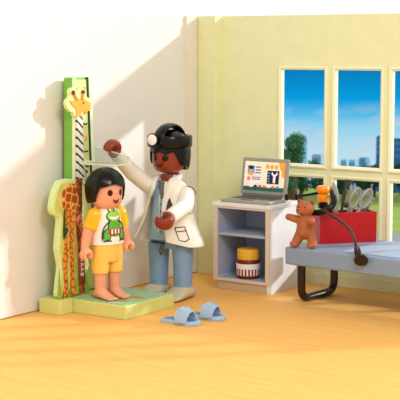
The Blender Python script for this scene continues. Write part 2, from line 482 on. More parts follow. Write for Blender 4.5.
# keep whichever offset lies inside
w0 = max(p[0] for p in board)-min(p[0] for p in board)
if max(p[0] for p in inner)-min(p[0] for p in inner) > w0: inner = shrink(smooth_poly(board[:-2], 4), .035)
build('board_face', prism_yz(inner, .255, .262), BOARDF, bd, smooth=False)
for y, w, h in ((-2.80,.03,.4),(-2.62,.05,.3),(-2.54,.03,.42),(-2.40,.05,.33),(-2.70,.03,.2)):
    build('grass_blade', prism_yz([(y-w, .155), (y+w, .155), (y+w*.5, h*.7), (y+w*.1, h+.05), (y-w*.6, h*.6)], .262, .268), GRASSG, bd, smooth=False)
G = {
'giraffe_body': ([(-2.726,1.02),(-2.753,1.1),(-2.737,1.175),(-2.693,1.22),(-2.619,1.242),(-2.545,1.235),(-2.53,1.15),(-2.50,1.05),(-2.5,.96),(-2.535,.95),(-2.609,.979),(-2.667,1.0)], GIRB),
'giraffe_neck': ([(-2.544,1.235),(-2.53,1.294),(-2.455,1.286),(-2.462,1.151),(-2.455,1.022),(-2.47,.898),(-2.51,.95),(-2.50,1.05),(-2.53,1.15)], GIRN),
}
for nm, (pl, m) in G.items(): build(nm, prism_yz(pl, .262, .275), m, bd, smooth=False)
for i, pl in enumerate(([(-2.71,1.02),(-2.638,1.0),(-2.655,.877),(-2.688,.706),(-2.66,.605),(-2.692,.463),(-2.682,.217),(-2.669,.156),(-2.757,.16),(-2.725,.272),(-2.75,.5),(-2.718,.661),(-2.729,.857)],
    [(-2.638,.99),(-2.565,.97),(-2.583,.791),(-2.6,.646),(-2.59,.399),(-2.565,.155),(-2.639,.155),(-2.634,.406),(-2.645,.652),(-2.641,.846)])):
    build('giraffe_leg', prism_yz(pl, .262, .272), GIRL, bd, smooth=False)
build('giraffe_leg', prism_yz([(-2.549,.96),(-2.46,.95),(-2.45,.677),(-2.453,.459),(-2.428,.157),(-2.519,.155),(-2.499,.466),(-2.525,.686),(-2.552,.836)], .262, .272), GIRN, bd, smooth=False)
build('giraffe_tail', prism_yz([(-2.73,1.0),(-2.715,.98),(-2.715,.83),(-2.665,.81),(-2.70,.76),(-2.74,.72),(-2.745,.8)], .272, .278), DKG, bd, smooth=False)
sp = build('name_strip', prism_yz([(-2.519,.53),(-2.443,.53),(-2.432,.24),(-2.523,.24)], .272, .28), GIRD, bd, smooth=False)
for j in range(4):                                                  # small white zigzag characters running down the strip
    z = .49-.05*j; y = -2.48
    bm = bmesh.new()
    if j < 3: tube(bm, [(0, -.018, .014), (0, .016, .004), (0, -.018, -.012)], .0045, 6, up=(1,0,0))
    else: tube(bm, [(0, -.018, -.014), (0, -.018, .014), (0, .004, .014), (0, .004, -.014), (0, .018, -.008), (0, .018, .014)], .0045, 6, up=(1,0,0))
    build('strip_mark', bm, WHITEP, sp, loc=(.281, y, z))
build('striped_neck', prism_yz([(-2.452,1.93),(-2.366,1.93),(-2.352,1.26),(-2.452,1.26)], .182, .215), ZEBRA, st, smooth=False, bevel=.006)
bm = bmesh.new(); tube(bm, spline([(.2,-2.37,1.40),(.215,-2.325,1.36),(.215,-2.31,1.28),(.21,-2.335,1.21),(.2,-2.36,1.24)]), .009, 8)
build('striped_cord', bm, ZEBRA, st)
HY = .045
def hy(P): return [(y+HY, z) for y, z in P]
hp = build('head_plate', prism_yz(smooth_poly(hy([(-2.60,1.93),(-2.655,1.98),(-2.66,2.04),(-2.61,2.075),(-2.61,2.135),(-2.565,2.165),(-2.5,2.13),(-2.47,2.165),(-2.40,2.155),(-2.385,2.09),(-2.33,2.055),(-2.285,2.02),(-2.285,1.945),(-2.36,1.925),(-2.415,1.915),(-2.42,1.885),(-2.545,1.885),(-2.56,1.92)]), 3), .182, .225), BOARD, st, smooth=False, bevel=.01)
build('giraffe_head', prism_yz(hy([(-2.59,2.0),(-2.63,2.042),(-2.55,2.035),(-2.532,2.05),(-2.45,2.05),(-2.418,2.055),(-2.373,2.025),(-2.315,2.012),(-2.315,1.945),(-2.375,1.92),(-2.45,1.935),(-2.455,1.892),(-2.52,1.892),(-2.525,1.957)]), .225, .235), GIRH, hp, smooth=False)
for yy, lean in ((-2.515, -.045), (-2.44, .012)):
    yy += HY
    bm = bmesh.new(); tube(bm, [(.232, yy, 2.04), (.232, yy+lean, 2.10)], .014, 8); build('giraffe_horn', bm, GIRO, hp)
    bm = bmesh.new(); ball(bm, (.232, yy+lean*1.2, 2.115), .022, n=10); build('horn_tip', bm, GIRD, hp)
bm = bmesh.new(); ball(bm, (.236, -2.43+HY, 2.01), .009, n=8); build('giraffe_eye', bm, BLACKM, hp)
# clear slider
SZ = 1.415
sl = build('slider_plate', BX(.17, .63, -2.42, -2.16, SZ, SZ+.01), ACRYL, st, smooth=False)
def prism_xz(poly, y0, y1):
    bm = bmesh.new(); a = [bm.verts.new((x, y0, z)) for x, z in poly]; b = [bm.verts.new((x, y1, z)) for x, z in poly]; n = len(poly)
    bm.faces.new(a); bm.faces.new(b[::-1])
    for i in range(n): bm.faces.new((a[i], a[(i+1) % n], b[(i+1) % n], b[i]))
    return bm
build('slider_fin', prism_xz([(.17,SZ+.01),(.63,SZ+.01),(.63,SZ+.075),(.17,SZ+.155)], -2.172, -2.16), ACRYL, st, smooth=False)
build('slider_clip', BX(.150, .2, -2.47, -2.13, SZ-.015, SZ+.02), RULW, st, smooth=False, bevel=.005)
for (a_, b_) in (((.19,-2.166,SZ+.155),(.63,-2.166,SZ+.075)), ((.63,-2.166,SZ+.075),(.63,-2.166,SZ+.005)), ((.19,-2.166,SZ+.005),(.63,-2.166,SZ+.005)), ((.63,-2.166,SZ+.005),(.63,-2.414,SZ+.005)), ((.19,-2.414,SZ+.005),(.63,-2.414,SZ+.005))):
    bm = bmesh.new(); tube(bm, [a_, b_], .007, 8); build('slider_rim', bm, RULW, sl)

# ------------------------------------------------------------------ figures
def head_secs(c, r, h, k=1.0):
    """rounded head barrel"""
    z0 = c-h/2
    return [(z0, r*.55, r*.55), (z0+h*.06, r*.80, r*.80), (z0+h*.18, r*.95, r*.95), (z0+h*.35, r, r), (z0+h*.6, r, r), (z0+h*.8, r*.9, r*.9), (z0+h*.93, r*.65, r*.65), (z0+h, r*.3, r*.3)]

def c_hand(bm, c, fwd, open_dir, R=.055, t=.022, w=.035):
    """toy grip hand: thick C-shaped clip. axis of the C = cross(fwd, open)"""
    c, f, g = V(c), V(fwd).normalized(), V(open_dir).normalized()
    g = (g-f*g.dot(f)).normalized()
    ax = f.cross(g)
    pts = []
    for k in range(15):
        a = math.radians(-140+280*k/14)
        pts.append(c-g*math.cos(a)*R+f*math.sin(a)*R)
    tube(bm, pts, lambda u: t*(1-.25*abs(2*u-1)), 12, flat=w/t, up=ax)

def hair_cap(c, rx, ry, rz, lim, thick=.03, na=64, nz=16, lobes=9, amp=.03):
    """outer and inner shell from the crown down to lim(angle) (z relative to c; angle 0 = front)"""
    bm = bmesh.new(); outer = []; inner = []
    for i in range(na):
        a = 2*PI*i/na; f = 0
        aa = (a+PI) % (2*PI)-PI
        zl = lim(aa); co, ci = [], []
        zl = max(-rz*.98, zl)
        phi1 = math.acos(max(-1, min(1, zl/rz)))
        for j in range(1, nz+1):
            ph = phi1*j/nz
            s = math.sin(ph) if ph < PI/2 else (1-.25*(1-math.sin(ph)))
            m = 1+amp*math.sin(lobes*a+2.2*ph)*min(1, ph)
            co.append(bm.verts.new((c[0]+rx*m*s*math.sin(a), c[1]-ry*m*s*math.cos(a), c[2]+rz*m*math.cos(ph) if j < nz else c[2]+rz*math.cos(ph))))
            q = 1-thick/rx
            ci.append(bm.verts.new((c[0]+rx*q*s*math.sin(a), c[1]-ry*q*s*math.cos(a), c[2]+rz*(q if j < nz else 1)*math.cos(ph)+(.004 if j == nz else 0))))
        outer.append(co); inner.append(ci)
    tp = bm.verts.new((c[0], c[1], c[2]+rz)); ti = bm.verts.new((c[0], c[1], c[2]+rz-thick))
    for i in range(na):
        k = (i+1) % na
        bm.faces.new((tp, outer[k][0], outer[i][0])); bm.faces.new((ti, inner[i][0], inner[k][0]))
        for j in range(nz-1):
            bm.faces.new((outer[i][j], outer[k][j], outer[k][j+1], outer[i][j+1]))
            bm.faces.new((inner[i][j], inner[i][j+1], inner[k][j+1], inner[k][j]))
        bm.faces.new((outer[i][-1], outer[k][-1], inner[k][-1], inner[i][-1]))
    return bm

def face_disc(name, parent, m, cz, r, ax, az, w, h, yc=0, shape=None, cx=0, lift=.004):
    """small patch lying on the head barrel (radius r) at sideways offset ax, height az"""
    P = shape or [(w*math.cos(2*PI*k/20), h*math.sin(2*PI*k/20)) for k in range(20)]
    bm = bmesh.new(); rings = []
    for t in (0.02, .5, 1.0):
        rg = []
        for (x, z) in P:
            X = ax+x*t; Y = -math.sqrt(max(0, (r+lift*(1.2-.5*t))**2-X*X)); rg.append((cx+X, yc+Y, az+z*t))
        rings.append(rg)
    rings.append([(p[0], p[1]+.012, p[2]) for p in rings[-1]])
    loft(bm, rings[::-1])
    return build(name, bm, m, parent)

# ---- child --------------------------------------------------------
ch = empty('child_figure', (.555, -2.43, .139), math.radians(76))
tag(ch, 'small barefoot toy child figure with black hair, frog shirt and yellow shorts on the platform', 'person')
bm = bmesh.new()
HC = 1.045; HR = .152
stack(bm, head_secs(HC, HR, .345), 32)
stack(bm, [(.84, .08, .07), (.9, .075, .07)], 24)
stack(bm, [(.36, .12, .075), (.5, .13, .085), (.7, .12, .08), (.85, .1, .07)], 32)
ball(bm, (0, -.155, HC-.01), .014, .014, .014, n=10)
for s in (-1, 1):
    stack(bm, [(.05, .056, .06), (.2, .058, .062), (.42, .068, .072)], 20, cx=s*.083)
    bmf = [(-.00, .062, .05), ]
    # foot: low wedge with rounded toe
    loft(bm, [[(s*.083+w*math.cos(a), y, max(.0, h*.5+h*.5*math.sin(a))) for a in [2*PI*k/16 for k in range(16)]] for y, w, h in
              ((.078,.03,.05),(.06,.05,.09),(0,.06,.115),(-.06,.062,.09),(-.10,.064,.066),(-.15,.064,.048),(-.185,.055,.04),(-.2,.03,.025))])
    for k in range(4): ball(bm, (s*.083+(-.04+.027*k), -.195+.004*k*s, .02), .016, .02, .016, n=10)
    # arm + hand
    sh = V((s*.165, .0, .80)); ha = V((-.25, .02, .455)) if s < 0 else V((.222, -.03, .5))
    el = sh.lerp(ha, .5)+V((s*.01, .015, 0))
    capsule(bm, sh, el, .06, .052); capsule(bm, el, ha+V((0,0,.05)), .051, .042)
    c_hand(bm, ha+V((-s*.005,-.015,-.02)), (-s,0,0), (-s*.25,0,-1), .042, .03, .058)
b = fuse(bm, .009, 4)
body = build('body', b, SKIN, ch)
def lim_child(a):
    d = abs(math.degrees(a))
    base = .022+.014*math.cos(5*a+.8)
    if d < 50: return base
    if d < 72: return base+(-.13-base)*((d-50)/22)
    return -.135-.03*min(1, (d-72)/60)
build('hair', hair_cap((0, .022, HC+.033), .196, .192, .188, lim_child, .035, lobes=7, amp=.018), BLACK, ch)
for s in (-1, 1):
    face_disc('eye', ch, EYEB, 0, HR, s*.062, HC-.012, .023, .03)
face_disc('mouth', ch, MOUTH, 0, HR, 0.0, HC-.09, 0, 0, shape=[(-.036,.018),(-.02,.008),(0,.004),(.02,.008),(.036,.018),(.026,-.01),(.012,-.022),(0,-.026),(-.012,-.022),(-.026,-.01)])
# shirt torso (white) with yellow sleeves
SH = [(.525,.166,.116),(.53,.172,.122),(.60,.166,.118),(.72,.15,.108),(.80,.138,.098),(.85,.118,.085),(.875,.09,.075),(.885,.082,.07)]
bm = bmesh.new(); stack(bm, SH, 40, 2.3); shirt = build('shirt', bm, SHIRTW, ch)
def sec_at(secs, z):
    for a, b in zip(secs, secs[1:]):
        if a[0] <= z <= b[0]:
            t = (z-a[0])/(b[0]-a[0]); return a[1]+(b[1]-a[1])*t, a[2]+(b[2]-a[2])*t
    return secs[-1][1:3]
def shirt_y(x, z, p=2.3):
    rx, ry = sec_at(SH, z); u = min(.99, abs(x)/rx); return -ry*(1-u**p)**(1/p)
def decal(name, parent, m, poly, lift, fy):
    c = V((sum(p[0] for p in poly)/len(poly), sum(p[1] for p in poly)/len(poly)))
    bm = bmesh.new(); rings = []
    for t in (.02, .35, .7, 1.0):
        rings.append([(c.x+(x-c.x)*t, fy(c.x+(x-c.x)*t, c.y+(z-c.y)*t)-lift, c.y+(z-c.y)*t) for x, z in poly])
    rings.append([(p[0], p[1]+lift+.002, p[2]) for p in rings[-1]])
    loft(bm, rings[::-1]); return build(name, bm, m, parent)
FX = .012; FZ = .575; FK = 1.28                                      # the frog print, drawn about a point on the hem
def fp(P): return [(FX+x*FK*(1.25-.25*max(0, min(1, (z-.6)/.12))), FZ+(z-.56)*FK) for x, z in P]
def el2(cx, cz, rx, rz, n=20): return fp([(cx+rx*math.cos(2*PI*k/n), cz+rz*math.sin(2*PI*k/n)) for k in range(n)])
def lines(name, parent, m, paths, r, lift, fy):
    bm = bmesh.new()
    for P in paths:
        Q = spline([(x, 0, z) for x, z in P], 5); tube(bm, [(q.x, fy(q.x, q.z)-lift, q.z) for q in Q], r, 6)
    return build(name, bm, m, parent)
decal('frog_print_outline', shirt, DKG, el2(0,.655,.056,.07), .003, shirt_y)
decal('frog_print_body', shirt, FROG, el2(0,.655,.049,.063), .005, shirt_y)
for s in (-1, 1):
    decal('frog_print_leg', shirt, DKG, el2(s*.056,.60,.027,.05), .003, shirt_y)
    decal('frog_print_leg', shirt, FROG, el2(s*.056,.60,.020,.043), .006, shirt_y)
    decal('frog_print_eye', shirt, DKG, el2(s*.026,.785,.021,.026), .003, shirt_y)
    decal('frog_print_eye', shirt, FROGL, el2(s*.026,.787,.015,.019), .006, shirt_y)
    decal('frog_print_eye', shirt, WHITEP, el2(s*.026,.790,.009,.011), .008, shirt_y)
    lines('frog_print_foot', shirt, DKG, [fp(q) for q in ([(s*.055,.565),(s*.078,.552)],[(s*.055,.565),(s*.055,.55)],[(s*.055,.565),(s*.032,.552)],
        [(s*.046,.70),(s*.078,.66),(s*.085,.60),(s*.083,.565)])], .007, .006, shirt_y)
decal('frog_print_head', shirt, DKG, el2(0,.735,.068,.043), .004, shirt_y)
decal('frog_print_head', shirt, FROGL, el2(0,.738,.060,.035), .0065, shirt_y)
decal('frog_print_grin', shirt, WHITEP, fp([(-.046,.738),(0,.730),(.046,.738),(.032,.717),(0,.71),(-.032,.717)]), .009, shirt_y)
decal('frog_print_shorts', shirt, REDP, fp([(-.048,.645),(0,.64),(.048,.645),(.05,.605),(0,.6),(-.05,.605)]), .008, shirt_y)
for q in (-.026, 0, .026):
    decal('frog_print_stripe', shirt, WHITEP, fp([(q-.006,.64),(q+.006,.64),(q+.006,.608),(q-.006,.608)]), .010, shirt_y)
decal('puddle_print', shirt, BLUEP, [(-.13,.60),(-.09,.63),(-.07,.59),(-.09,.56),(-.13,.565)], .003, shirt_y)
for s in (-1, 1):
    sh = V((s*.15, 0, .815)); ha = V((s*.235, .02, .49)); e2 = sh.lerp(ha, .36)+V((s*.008, .01, 0))
    bm = bmesh.new(); capsule(bm, sh, sh.lerp(e2, .5), .074, .072)
    tube(bm, [sh, sh.lerp(e2, .5), e2+V((s*.008,0,-.015))], [.07,.073,.072], 24)
    build('sleeve', fuse(bm, .009, 3), YELLOW, ch)
bm = bmesh.new(); stack(bm, [(.36,.155,.10),(.44,.165,.108),(.525,.158,.108)], 40, 2.4)
for s in (-1, 1): stack(bm, [(.245,.074,.085),(.30,.078,.088),(.42,.08,.095)], 24, 2.2, cx=s*.083)
build('shorts', fuse(bm, .009, 3), SHORTS, ch)

# ---- doctor -------------------------------------------------------
dc = empty('doctor_figure', (.615, -1.5, 0), math.radians(2))
tag(dc, 'toy doctor figure in white coat and blue trousers reaching to the height slider', 'person')
HC, HR = 1.46, .168
bm = bmesh.new()
stack(bm, head_secs(HC, HR, .345), 32)
stack(bm, [(1.15,.09,.08),(1.2,.085,.08),(1.27,.08,.08)], 24)
stack(bm, [(.6,.14,.09),(.8,.15,.1),(1.05,.13,.09),(1.17,.09,.075)], 32)
ball(bm, (0, -.155, HC-.01), .016, .014, .016, n=10)
HL = V((.265, -.40, .88)); HRt = V((-.235, -.62, 1.535))
SL = V((.215, .0, 1.08)); SR = V((-.19, -.0, 1.10))
EL_ = V((.295, -.14, .98)); ER = V((-.25, -.30, 1.30))
for S_, E_, H_ in ((SL, EL_, HL), (SR, ER, HRt)):
    capsule(bm, S_, E_, .055, .05); capsule(bm, E_, H_, .05, .036)
for s in (-1, 1):
    stack(bm, [(.06,.05,.05),(.3,.06,.06),(.62,.07,.07)], 20, cx=s*.145+.02)
c_hand(bm, HL+V((-.02,-.05,-.02)), (HL-EL_), (-1,-.6,.1), .066, .043, .075)
c_hand(bm, HRt+V((.01,-.04,.02)), (HRt-ER), (-.3,-.3,-1), .062, .042, .07)
build('body', fuse(bm, .009, 4), SKIND, dc)
def lim_doc(a):
    d = abs(math.degrees(a))
    base = -.005+.014*math.cos(9*a)
    if d < 48: return base
    if d < 72: return base+(-.13-base)*((d-48)/24)
    return -.125-.07*min(1, (d-72)/70)
build('hair', hair_cap((0, .03, HC+.035), .207, .205, .225, lim_doc, .035, lobes=8, amp=.022), BLACK, dc)
for s in (-1, 1): face_disc('eye', dc, EYEK, 0, HR, s*.064, HC-.02, .029, .032)
face_disc('mouth', dc, EYEB, 0, HR, 0, HC-.09, 0, 0, shape=[(-.034,.012),(-.018,.006),(0,.003),(.018,.006),(.034,.012),(.022,-.01),(0,-.02),(-.022,-.01)])
# head lamp
bm = bmesh.new()
def band_ring(z, h, r0, r1, n=48, cy=.02):
    def R(r, zz): return [(r*math.sin(2*PI*i/n), cy-r*math.cos(2*PI*i/n), zz) for i in range(n)]
    rs = [R(r1, z-h/2), R(r1+.006, z-h/2+.01), R(r1+.006, z+h/2-.01), R(r1, z+h/2), R(r0, z+h/2), R(r0, z-h/2)]
    return rs+[rs[0]]
loft(bm, band_ring(1.605, .115, .19, .224), cap=False); bmesh.ops.remove_doubles(bm, verts=bm.verts, dist=1e-6)
hb = build('headband', bm, BLACKM, dc)
bm = bmesh.new()
pts = [(0, .02-.20*math.cos(a), 1.615+.145*math.sin(a)) for a in [PI*k/20 for k in range(21)]]
tube(bm, pts, .026, 14, flat=2.4, up=(1,0,0)); 
for v in bm.verts: pass
build('top_strap', bm, BLACKM, hb)
bm = bmesh.new()
loft(bm, [[(r*math.cos(2*PI*i/28)-.03, y-.008, 1.63+r*math.sin(2*PI*i/28)) for i in range(28)] for r, y in ((.035,-.18),(.05,-.205),(.064,-.215),(.066,-.235),(.06,-.240))])
build('lamp_housing', bm, BLACKM, hb)
bm = bmesh.new()
loft(bm, [[(r*math.cos(2*PI*i/28)-.03, y-.008, 1.63+r*math.sin(2*PI*i/28)) for i in range(28)] for r, y in ((.054,-.236),(.054,-.246),(.045,-.250),(.01,-.251))])
build('lamp_mirror', bm, DISC, hb)
for s in (-1, 1):
    bm = bmesh.new(); lathe(bm, [(.018,-.03),(.018,.03)], 14); o = build('band_knob', bm, BLACKM, hb, loc=(s*.218,.02,1.60))
# tunic, undershirt, trousers, shoes, coat
TU = [(.60,.205,.14),(.605,.212,.147),(.8,.19,.135),(1.0,.175,.125),(1.1,.16,.115),(1.17,.12,.095),(1.2,.085,.08)]
bm = bmesh.new(); stack(bm, TU, 40, 2.2); tun = build('tunic', bm, TUNIC, dc)
def tun_y(x, z, p=2.2):
    rx, ry = sec_at(TU, z); u = min(.99, abs(x)/rx); return -ry*(1-u**p)**(1/p)
decal('undershirt_neck', tun, UNDER, [(-.07,1.19),(-.03,1.195),(.03,1.195),(.07,1.19),(.055,1.13),(.025,1.08),(.01,1.02),(-.01,1.03),(-.035,1.1),(-.06,1.14)], .006, tun_y)
for k in range(6): decal('button', tun, INK, [(-.005+.0085*math.cos(t), 1.04-.07*k+.0085*math.sin(t)) for t in [2*PI*j/10 for j in range(10)]], .008, tun_y)
lines('placket_edge', tun, WHITEP, [[(-.03,1.06),(-.03,.9),(-.03,.68)]], .006, .002, tun_y)
bm = bmesh.new(); stack(bm, [(.52,.21,.135),(.58,.215,.14),(.66,.2,.13)], 40, 2.4)
for s in (-1, 1): stack(bm, [(.085,.086,.095),(.10,.09,.098),(.3,.094,.10),(.56,.106,.12)], 28, 2.2, cx=s*.148+.022)
tr = build('trousers', fuse(bm, .011, 3), TROUS, dc)
for s in (-1, 1):
    bm = bmesh.new(); stack(bm, [(.075,.092,.10),(.08,.096,.104),(.10,.096,.104),(.105,.092,.10)], 28, 2.2, cx=s*.148+.022)
    build('trouser_hem', bm, TROUS, tr)
bm = bmesh.new(); tube(bm, [(-.12,-.145,.585),(-.04,-.155,.582),(.05,-.155,.58)], .012, 8); build('belt', bm, INK, tr)
bm = bmesh.new(); tube(bm, spline([(.02,-.16,.58),(.0,-.165,.5),(.015,-.165,.46),(.035,-.165,.5),(.04,-.16,.57)]), .006, 8); build('tie_string', bm, INK, tr)
for s in (-1, 1):
    bm = bmesh.new()
    loft(bm, [[(s*.15+.022+w*math.cos(a), y, max(0, h*.5+h*.5*math.sin(a))) for a in [2*PI*k/20 for k in range(20)]] for y, w, h in
              ((.15,.05,.07),(.13,.085,.12),(.04,.108,.155),(-.06,.112,.15),(-.13,.118,.115),(-.2,.116,.085),(-.25,.095,.06),(-.275,.05,.04))])
    build('shoe', fuse(bm, .009, 3), SHOE, dc)
# coat: an open shell wrapped round the body
CO = [(.555,.405,.235),(.60,.392,.232),(.68,.35,.22),(.8,.295,.205),(.92,.255,.19),(1.04,.232,.172),(1.12,.218,.158),(1.17,.185,.135),(1.2,.14,.11)]
def coat_pt(a, z, off=0):
    rx, ry = sec_at(CO, z); return V(((rx+off)*math.sin(a), -(ry+off)*math.cos(a), z))
def opening(z, side):
    t = max(0, min(1, (1.2-z)/.7))
    return (.85+.28*t) if side < 0 else (.20+.10*t)
bm = bmesh.new(); rings_o, rings_i = [], []
zs = [.555,.575,.60,.63,.66,.72,.8,.86,.92,.98,1.04,1.08,1.12,1.15,1.17,1.185,1.2]
for z in zs:
    ol, orr = opening(z, -1), opening(z, 1)
    ro, ri = [], []
    for k in range(49):
        a = orr+(2*PI-orr-ol)*k/48
        dz = 0
        if z < .78:                                                 # hem rises towards the front edges on the hand side
            w = max(0, 1-abs(a-orr)/.7); dz = .05*w*(.78-z)/.22
            w2 = max(0, 1-abs(a-(2*PI-ol))/.7); dz += .04*w2*(.78-z)/.22
        p = coat_pt(a, z); q = coat_pt(a, z, -.022); p.z += dz; q.z += dz
        ro.append(p); ri.append(q)
    rings_o.append(ro); rings_i.append(ri)
rr = [o_+i_[::-1] for o_, i_ in zip(rings_o, rings_i)]
loft(bm, rr)
coat = build('coat', bm, COAT, dc)
# lapels / collar
for s in (-1, 1):
    bm = bmesh.new()
    P = spline([(.06 if s > 0 else -.20,-.20 if s > 0 else -.145,.86),(.07 if s > 0 else -.16,-.18 if s > 0 else -.13,1.0),(s*.105,-.15,1.12),(s*.115,-.095,1.2),(s*.11,-.02,1.235),(s*.07,.06,1.245),(0,.085,1.245)], 6)
    tube(bm, P, lambda u: .012+.042*min(1, u*2.2)*(1-.25*u), 12, flat=.4, up=(s*.35,-.8,.45))
    build('collar', bm, COAT, coat)
for S_, E_, H_ in ((SL, EL_, HL), (SR, ER, HRt)):
    bm = bmesh.new(); e = H_.lerp(E_, .10)
    capsule(bm, S_, E_, .088, .082, 24); tube(bm, [E_-(e-E_)*.1, E_, E_.lerp(e, .5), e], [.07,.08,.076,.07], 24)
    build('coat_sleeve', fuse(bm, .010, 5), COAT, coat)
def coat_lines(name, paths, m, r=.006):
    bm = bmesh.new()
    for P in paths:
        Q = []
        for (a0, z0), (a1, z1) in zip(P, P[1:]):
            Q += [coat_pt(math.radians(a0+(a1-a0)*t/6), z0+(z1-z0)*t/6, .002) for t in range(6)]
        Q.append(coat_pt(math.radians(P[-1][0]), P[-1][1], .002)); tube(bm, Q, r, 6)
    return build(name, bm, m, coat)
coat_lines('pocket_outline', [[(36,.75),(58,.76),(60,.64),(51,.615),(40,.625),(36,.75)], [(37,.71),(58,.72)]], INK, .005)
P = [coat_pt(math.radians(a), z, .004) for a, z in ((25,1.02),(29,1.045),(33,1.0),(40,.94),(36,.915),(28,.905),(20,.915),(22,.97))]
bm = bmesh.new(); a_ = [bm.verts.new(p) for p in P]; b_ = [bm.verts.new(p*1.0+V((0,.01,0))) for p in P]; bm.faces.new(a_); bm.faces.new(b_[::-1])
for i in range(8): bm.faces.new((a_[i], a_[(i+1) % 8], b_[(i+1) % 8], b_[i]))
build('badge', bm, STEELD, coat, smooth=False)
# blue lining patch where the sleeve leaves the coat, dark armhole seam
P = [coat_pt(math.radians(a), z, .006) for a, z in ((80,1.02),(100,1.03),(118,.99),(118,.92),(100,.87),(82,.88),(70,.92))]
bm = bmesh.new(); a_ = [bm.verts.new(p) for p in P]; b_ = [bm.verts.new(p*.93+V((0,0,.07*p.z))) for p in P]; bm.faces.new(a_); bm.faces.new(b_[::-1])
for i in range(7): bm.faces.new((a_[i], a_[(i+1) % 7], b_[(i+1) % 7], b_[i]))
build('armhole_lining', bm, TUNIC, coat, smooth=False)
bm = bmesh.new()
ax = (EL_-SL).normalized(); u = ax.cross(V((0,0,1))).normalized(); w = u.cross(ax)
cc = SL-ax*.01
tube(bm, [cc+u*.089*math.cos(t)+w*.089*math.sin(t) for t in [math.radians(95+100*k/12) for k in range(13)]], .006, 6)
build('armhole_seam', bm, INK, coat)

# ------------------------------------------------------------------ cabinet, jar, laptop
cb = empty('open_cabinet', (.722, -.85, 0))
tag(cb, 'white open-front cabinet with one shelf standing under the green wall', 'cabinet')
W, D, H0, H1 = .70, .575, .095, .93
build('side_panel', BX(0, .04, .012, D, H0, H1-.045), CABW, cb, smooth=False, bevel=.004)
build('side_panel', BX(W-.04, W, .012, D, 0, H1-.045), CABW, cb, smooth=False, bevel=.004)
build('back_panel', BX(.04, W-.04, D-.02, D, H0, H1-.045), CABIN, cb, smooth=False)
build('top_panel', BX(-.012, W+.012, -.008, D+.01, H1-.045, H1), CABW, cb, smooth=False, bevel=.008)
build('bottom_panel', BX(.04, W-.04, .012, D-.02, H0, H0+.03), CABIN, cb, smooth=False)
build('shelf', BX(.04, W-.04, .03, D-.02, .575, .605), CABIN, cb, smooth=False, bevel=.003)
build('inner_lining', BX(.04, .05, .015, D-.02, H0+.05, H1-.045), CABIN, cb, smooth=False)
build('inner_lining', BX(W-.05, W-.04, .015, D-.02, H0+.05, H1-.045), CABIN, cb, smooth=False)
bm = bmesh.new(); ring = []
def rect(d, y): return [(d, y, H0+d*.6), (W-d, y, H0+d*.6), (W-d, y, H1-.047-d*.3), (d, y, H1-.047-d*.3)]
loft(bm, [rect(.0, .012), rect(0, 0), rect(.052, 0), rect(.052, .014), rect(0, .012)], cap=False); bmesh.ops.remove_doubles(bm, verts=bm.verts, dist=1e-6)
build('front_frame', bm, CABF, cb, smooth=False)
build('kick_board', BX(.03, W-.042, .02, D-.02, 0, H0-.001), KICK, cb, smooth=False, bevel=.004)

jr = empty('jar', (1.06, -.69, H0+.03)); tag(jr, 'dark red jar with white band and yellow lid on the cabinet floor', 'jar')
bm = bmesh.new(); lathe(bm, [(.105,0),(.122,.008),(.125,.02),(.125,.19),(.12,.2)], 40); jb = build('jar_body', bm, JARR, jr)
bm = bmesh.new(); lathe(bm, [(.1262,.035),(.1275,.04),(.1275,.15),(.1262,.155)], 48); build('jar_label', bm, JARB, jb)
bm = bmesh.new(); lathe(bm, [(.1285,.105),(.129,.108),(.129,.158),(.1285,.16)], 48); build('jar_label_band', bm, WHITEP, jb)
bm = bmesh.new(); lathe(bm, [(.112,.2),(.118,.205),(.118,.295),(.112,.31),(.1,.315),(.02,.316)], 40); build('lid', bm, JARY, jr)

lp = empty('laptop', (1.10, -.615, .93)); tag(lp, 'open grey toy laptop with lit screen on top of the white cabinet', 'laptop')
lb = build('keyboard_base', BX(-.30, .30, -.215, .13, .0, .032), GREY, lp, smooth=False, bevel=.01)
bm = bmesh.new()
for r in range(4):
    for c in range(13):
        x = -.25+c*.0385; y = .06-r*.04; box(bm, x, x+.031, y, y+.03, .032, .038)
kd = build('keys', bm, GREYD, lb, smooth=False)
build('touch_pad', BX(-.07, .07, -.19, -.11, .032, .035), GREYD, lb, smooth=False)
hg = bmesh.new(); tube(hg, [(-.24,.135,.045),(.24,.135,.045)], .024, 14); build('hinge', hg, GREYD, lp)
TL = Matrix.Translation((0,.14,.055)) @ Matrix.Rotation(math.radians(-9), 4, 'X')
scn = build('screen_lid', BX(-.29, .29, 0, .03, 0, .395, M=TL), GREY, lp, smooth=False, bevel=.02, segs=3)
def on(x0, x1, z0, z1, d, m, nm='screen_icon', par=None):
    return build(nm, BX(x0, x1, -d, .001, z0, z1, M=TL), m, par or scn, smooth=False)
on(-.25, .25, .045, .355, .003, S_BG, 'display')
on(-.25, .25, .045, .088, .0045, S_GRN)
on(-.235, -.03, .125, .33, .0055, S_CARD)
on(-.21, -.125, .225, .31, .007, S_BLUE); 
def disc(x, z, rx, rz, d, m, nm='screen_icon', poly=None):
    bm = bmesh.new(); P = poly or [(x+rx*math.cos(2*PI*k/20), z+rz*math.sin(2*PI*k/20)) for k in range(20)]
    loft(bm, [[TL @ V((a, 0, b)) for a, b in P], [TL @ V((a, -d, b)) for a, b in P]]); return build(nm, bm, m, scn, smooth=False)
disc(-.168, .262, .026, .032, .009, S_FACE); disc(-.168, .288, .03, .02, .0105, S_DARK)
disc(0, 0, 0, 0, .0095, S_ORNG, poly=[(-.2,.205),(-.135,.205),(-.145,.23),(-.168,.238),(-.19,.23)])
for z in (.295, .265, .235): on(-.11, -.045, z-.007, z+.007, .008, S_GREY)
for z in (.185, .165): on(-.15, -.045, z-.005, z+.005, .008, S_GREY)
disc(-.19, .17, .022, .022, .008, S_RED)
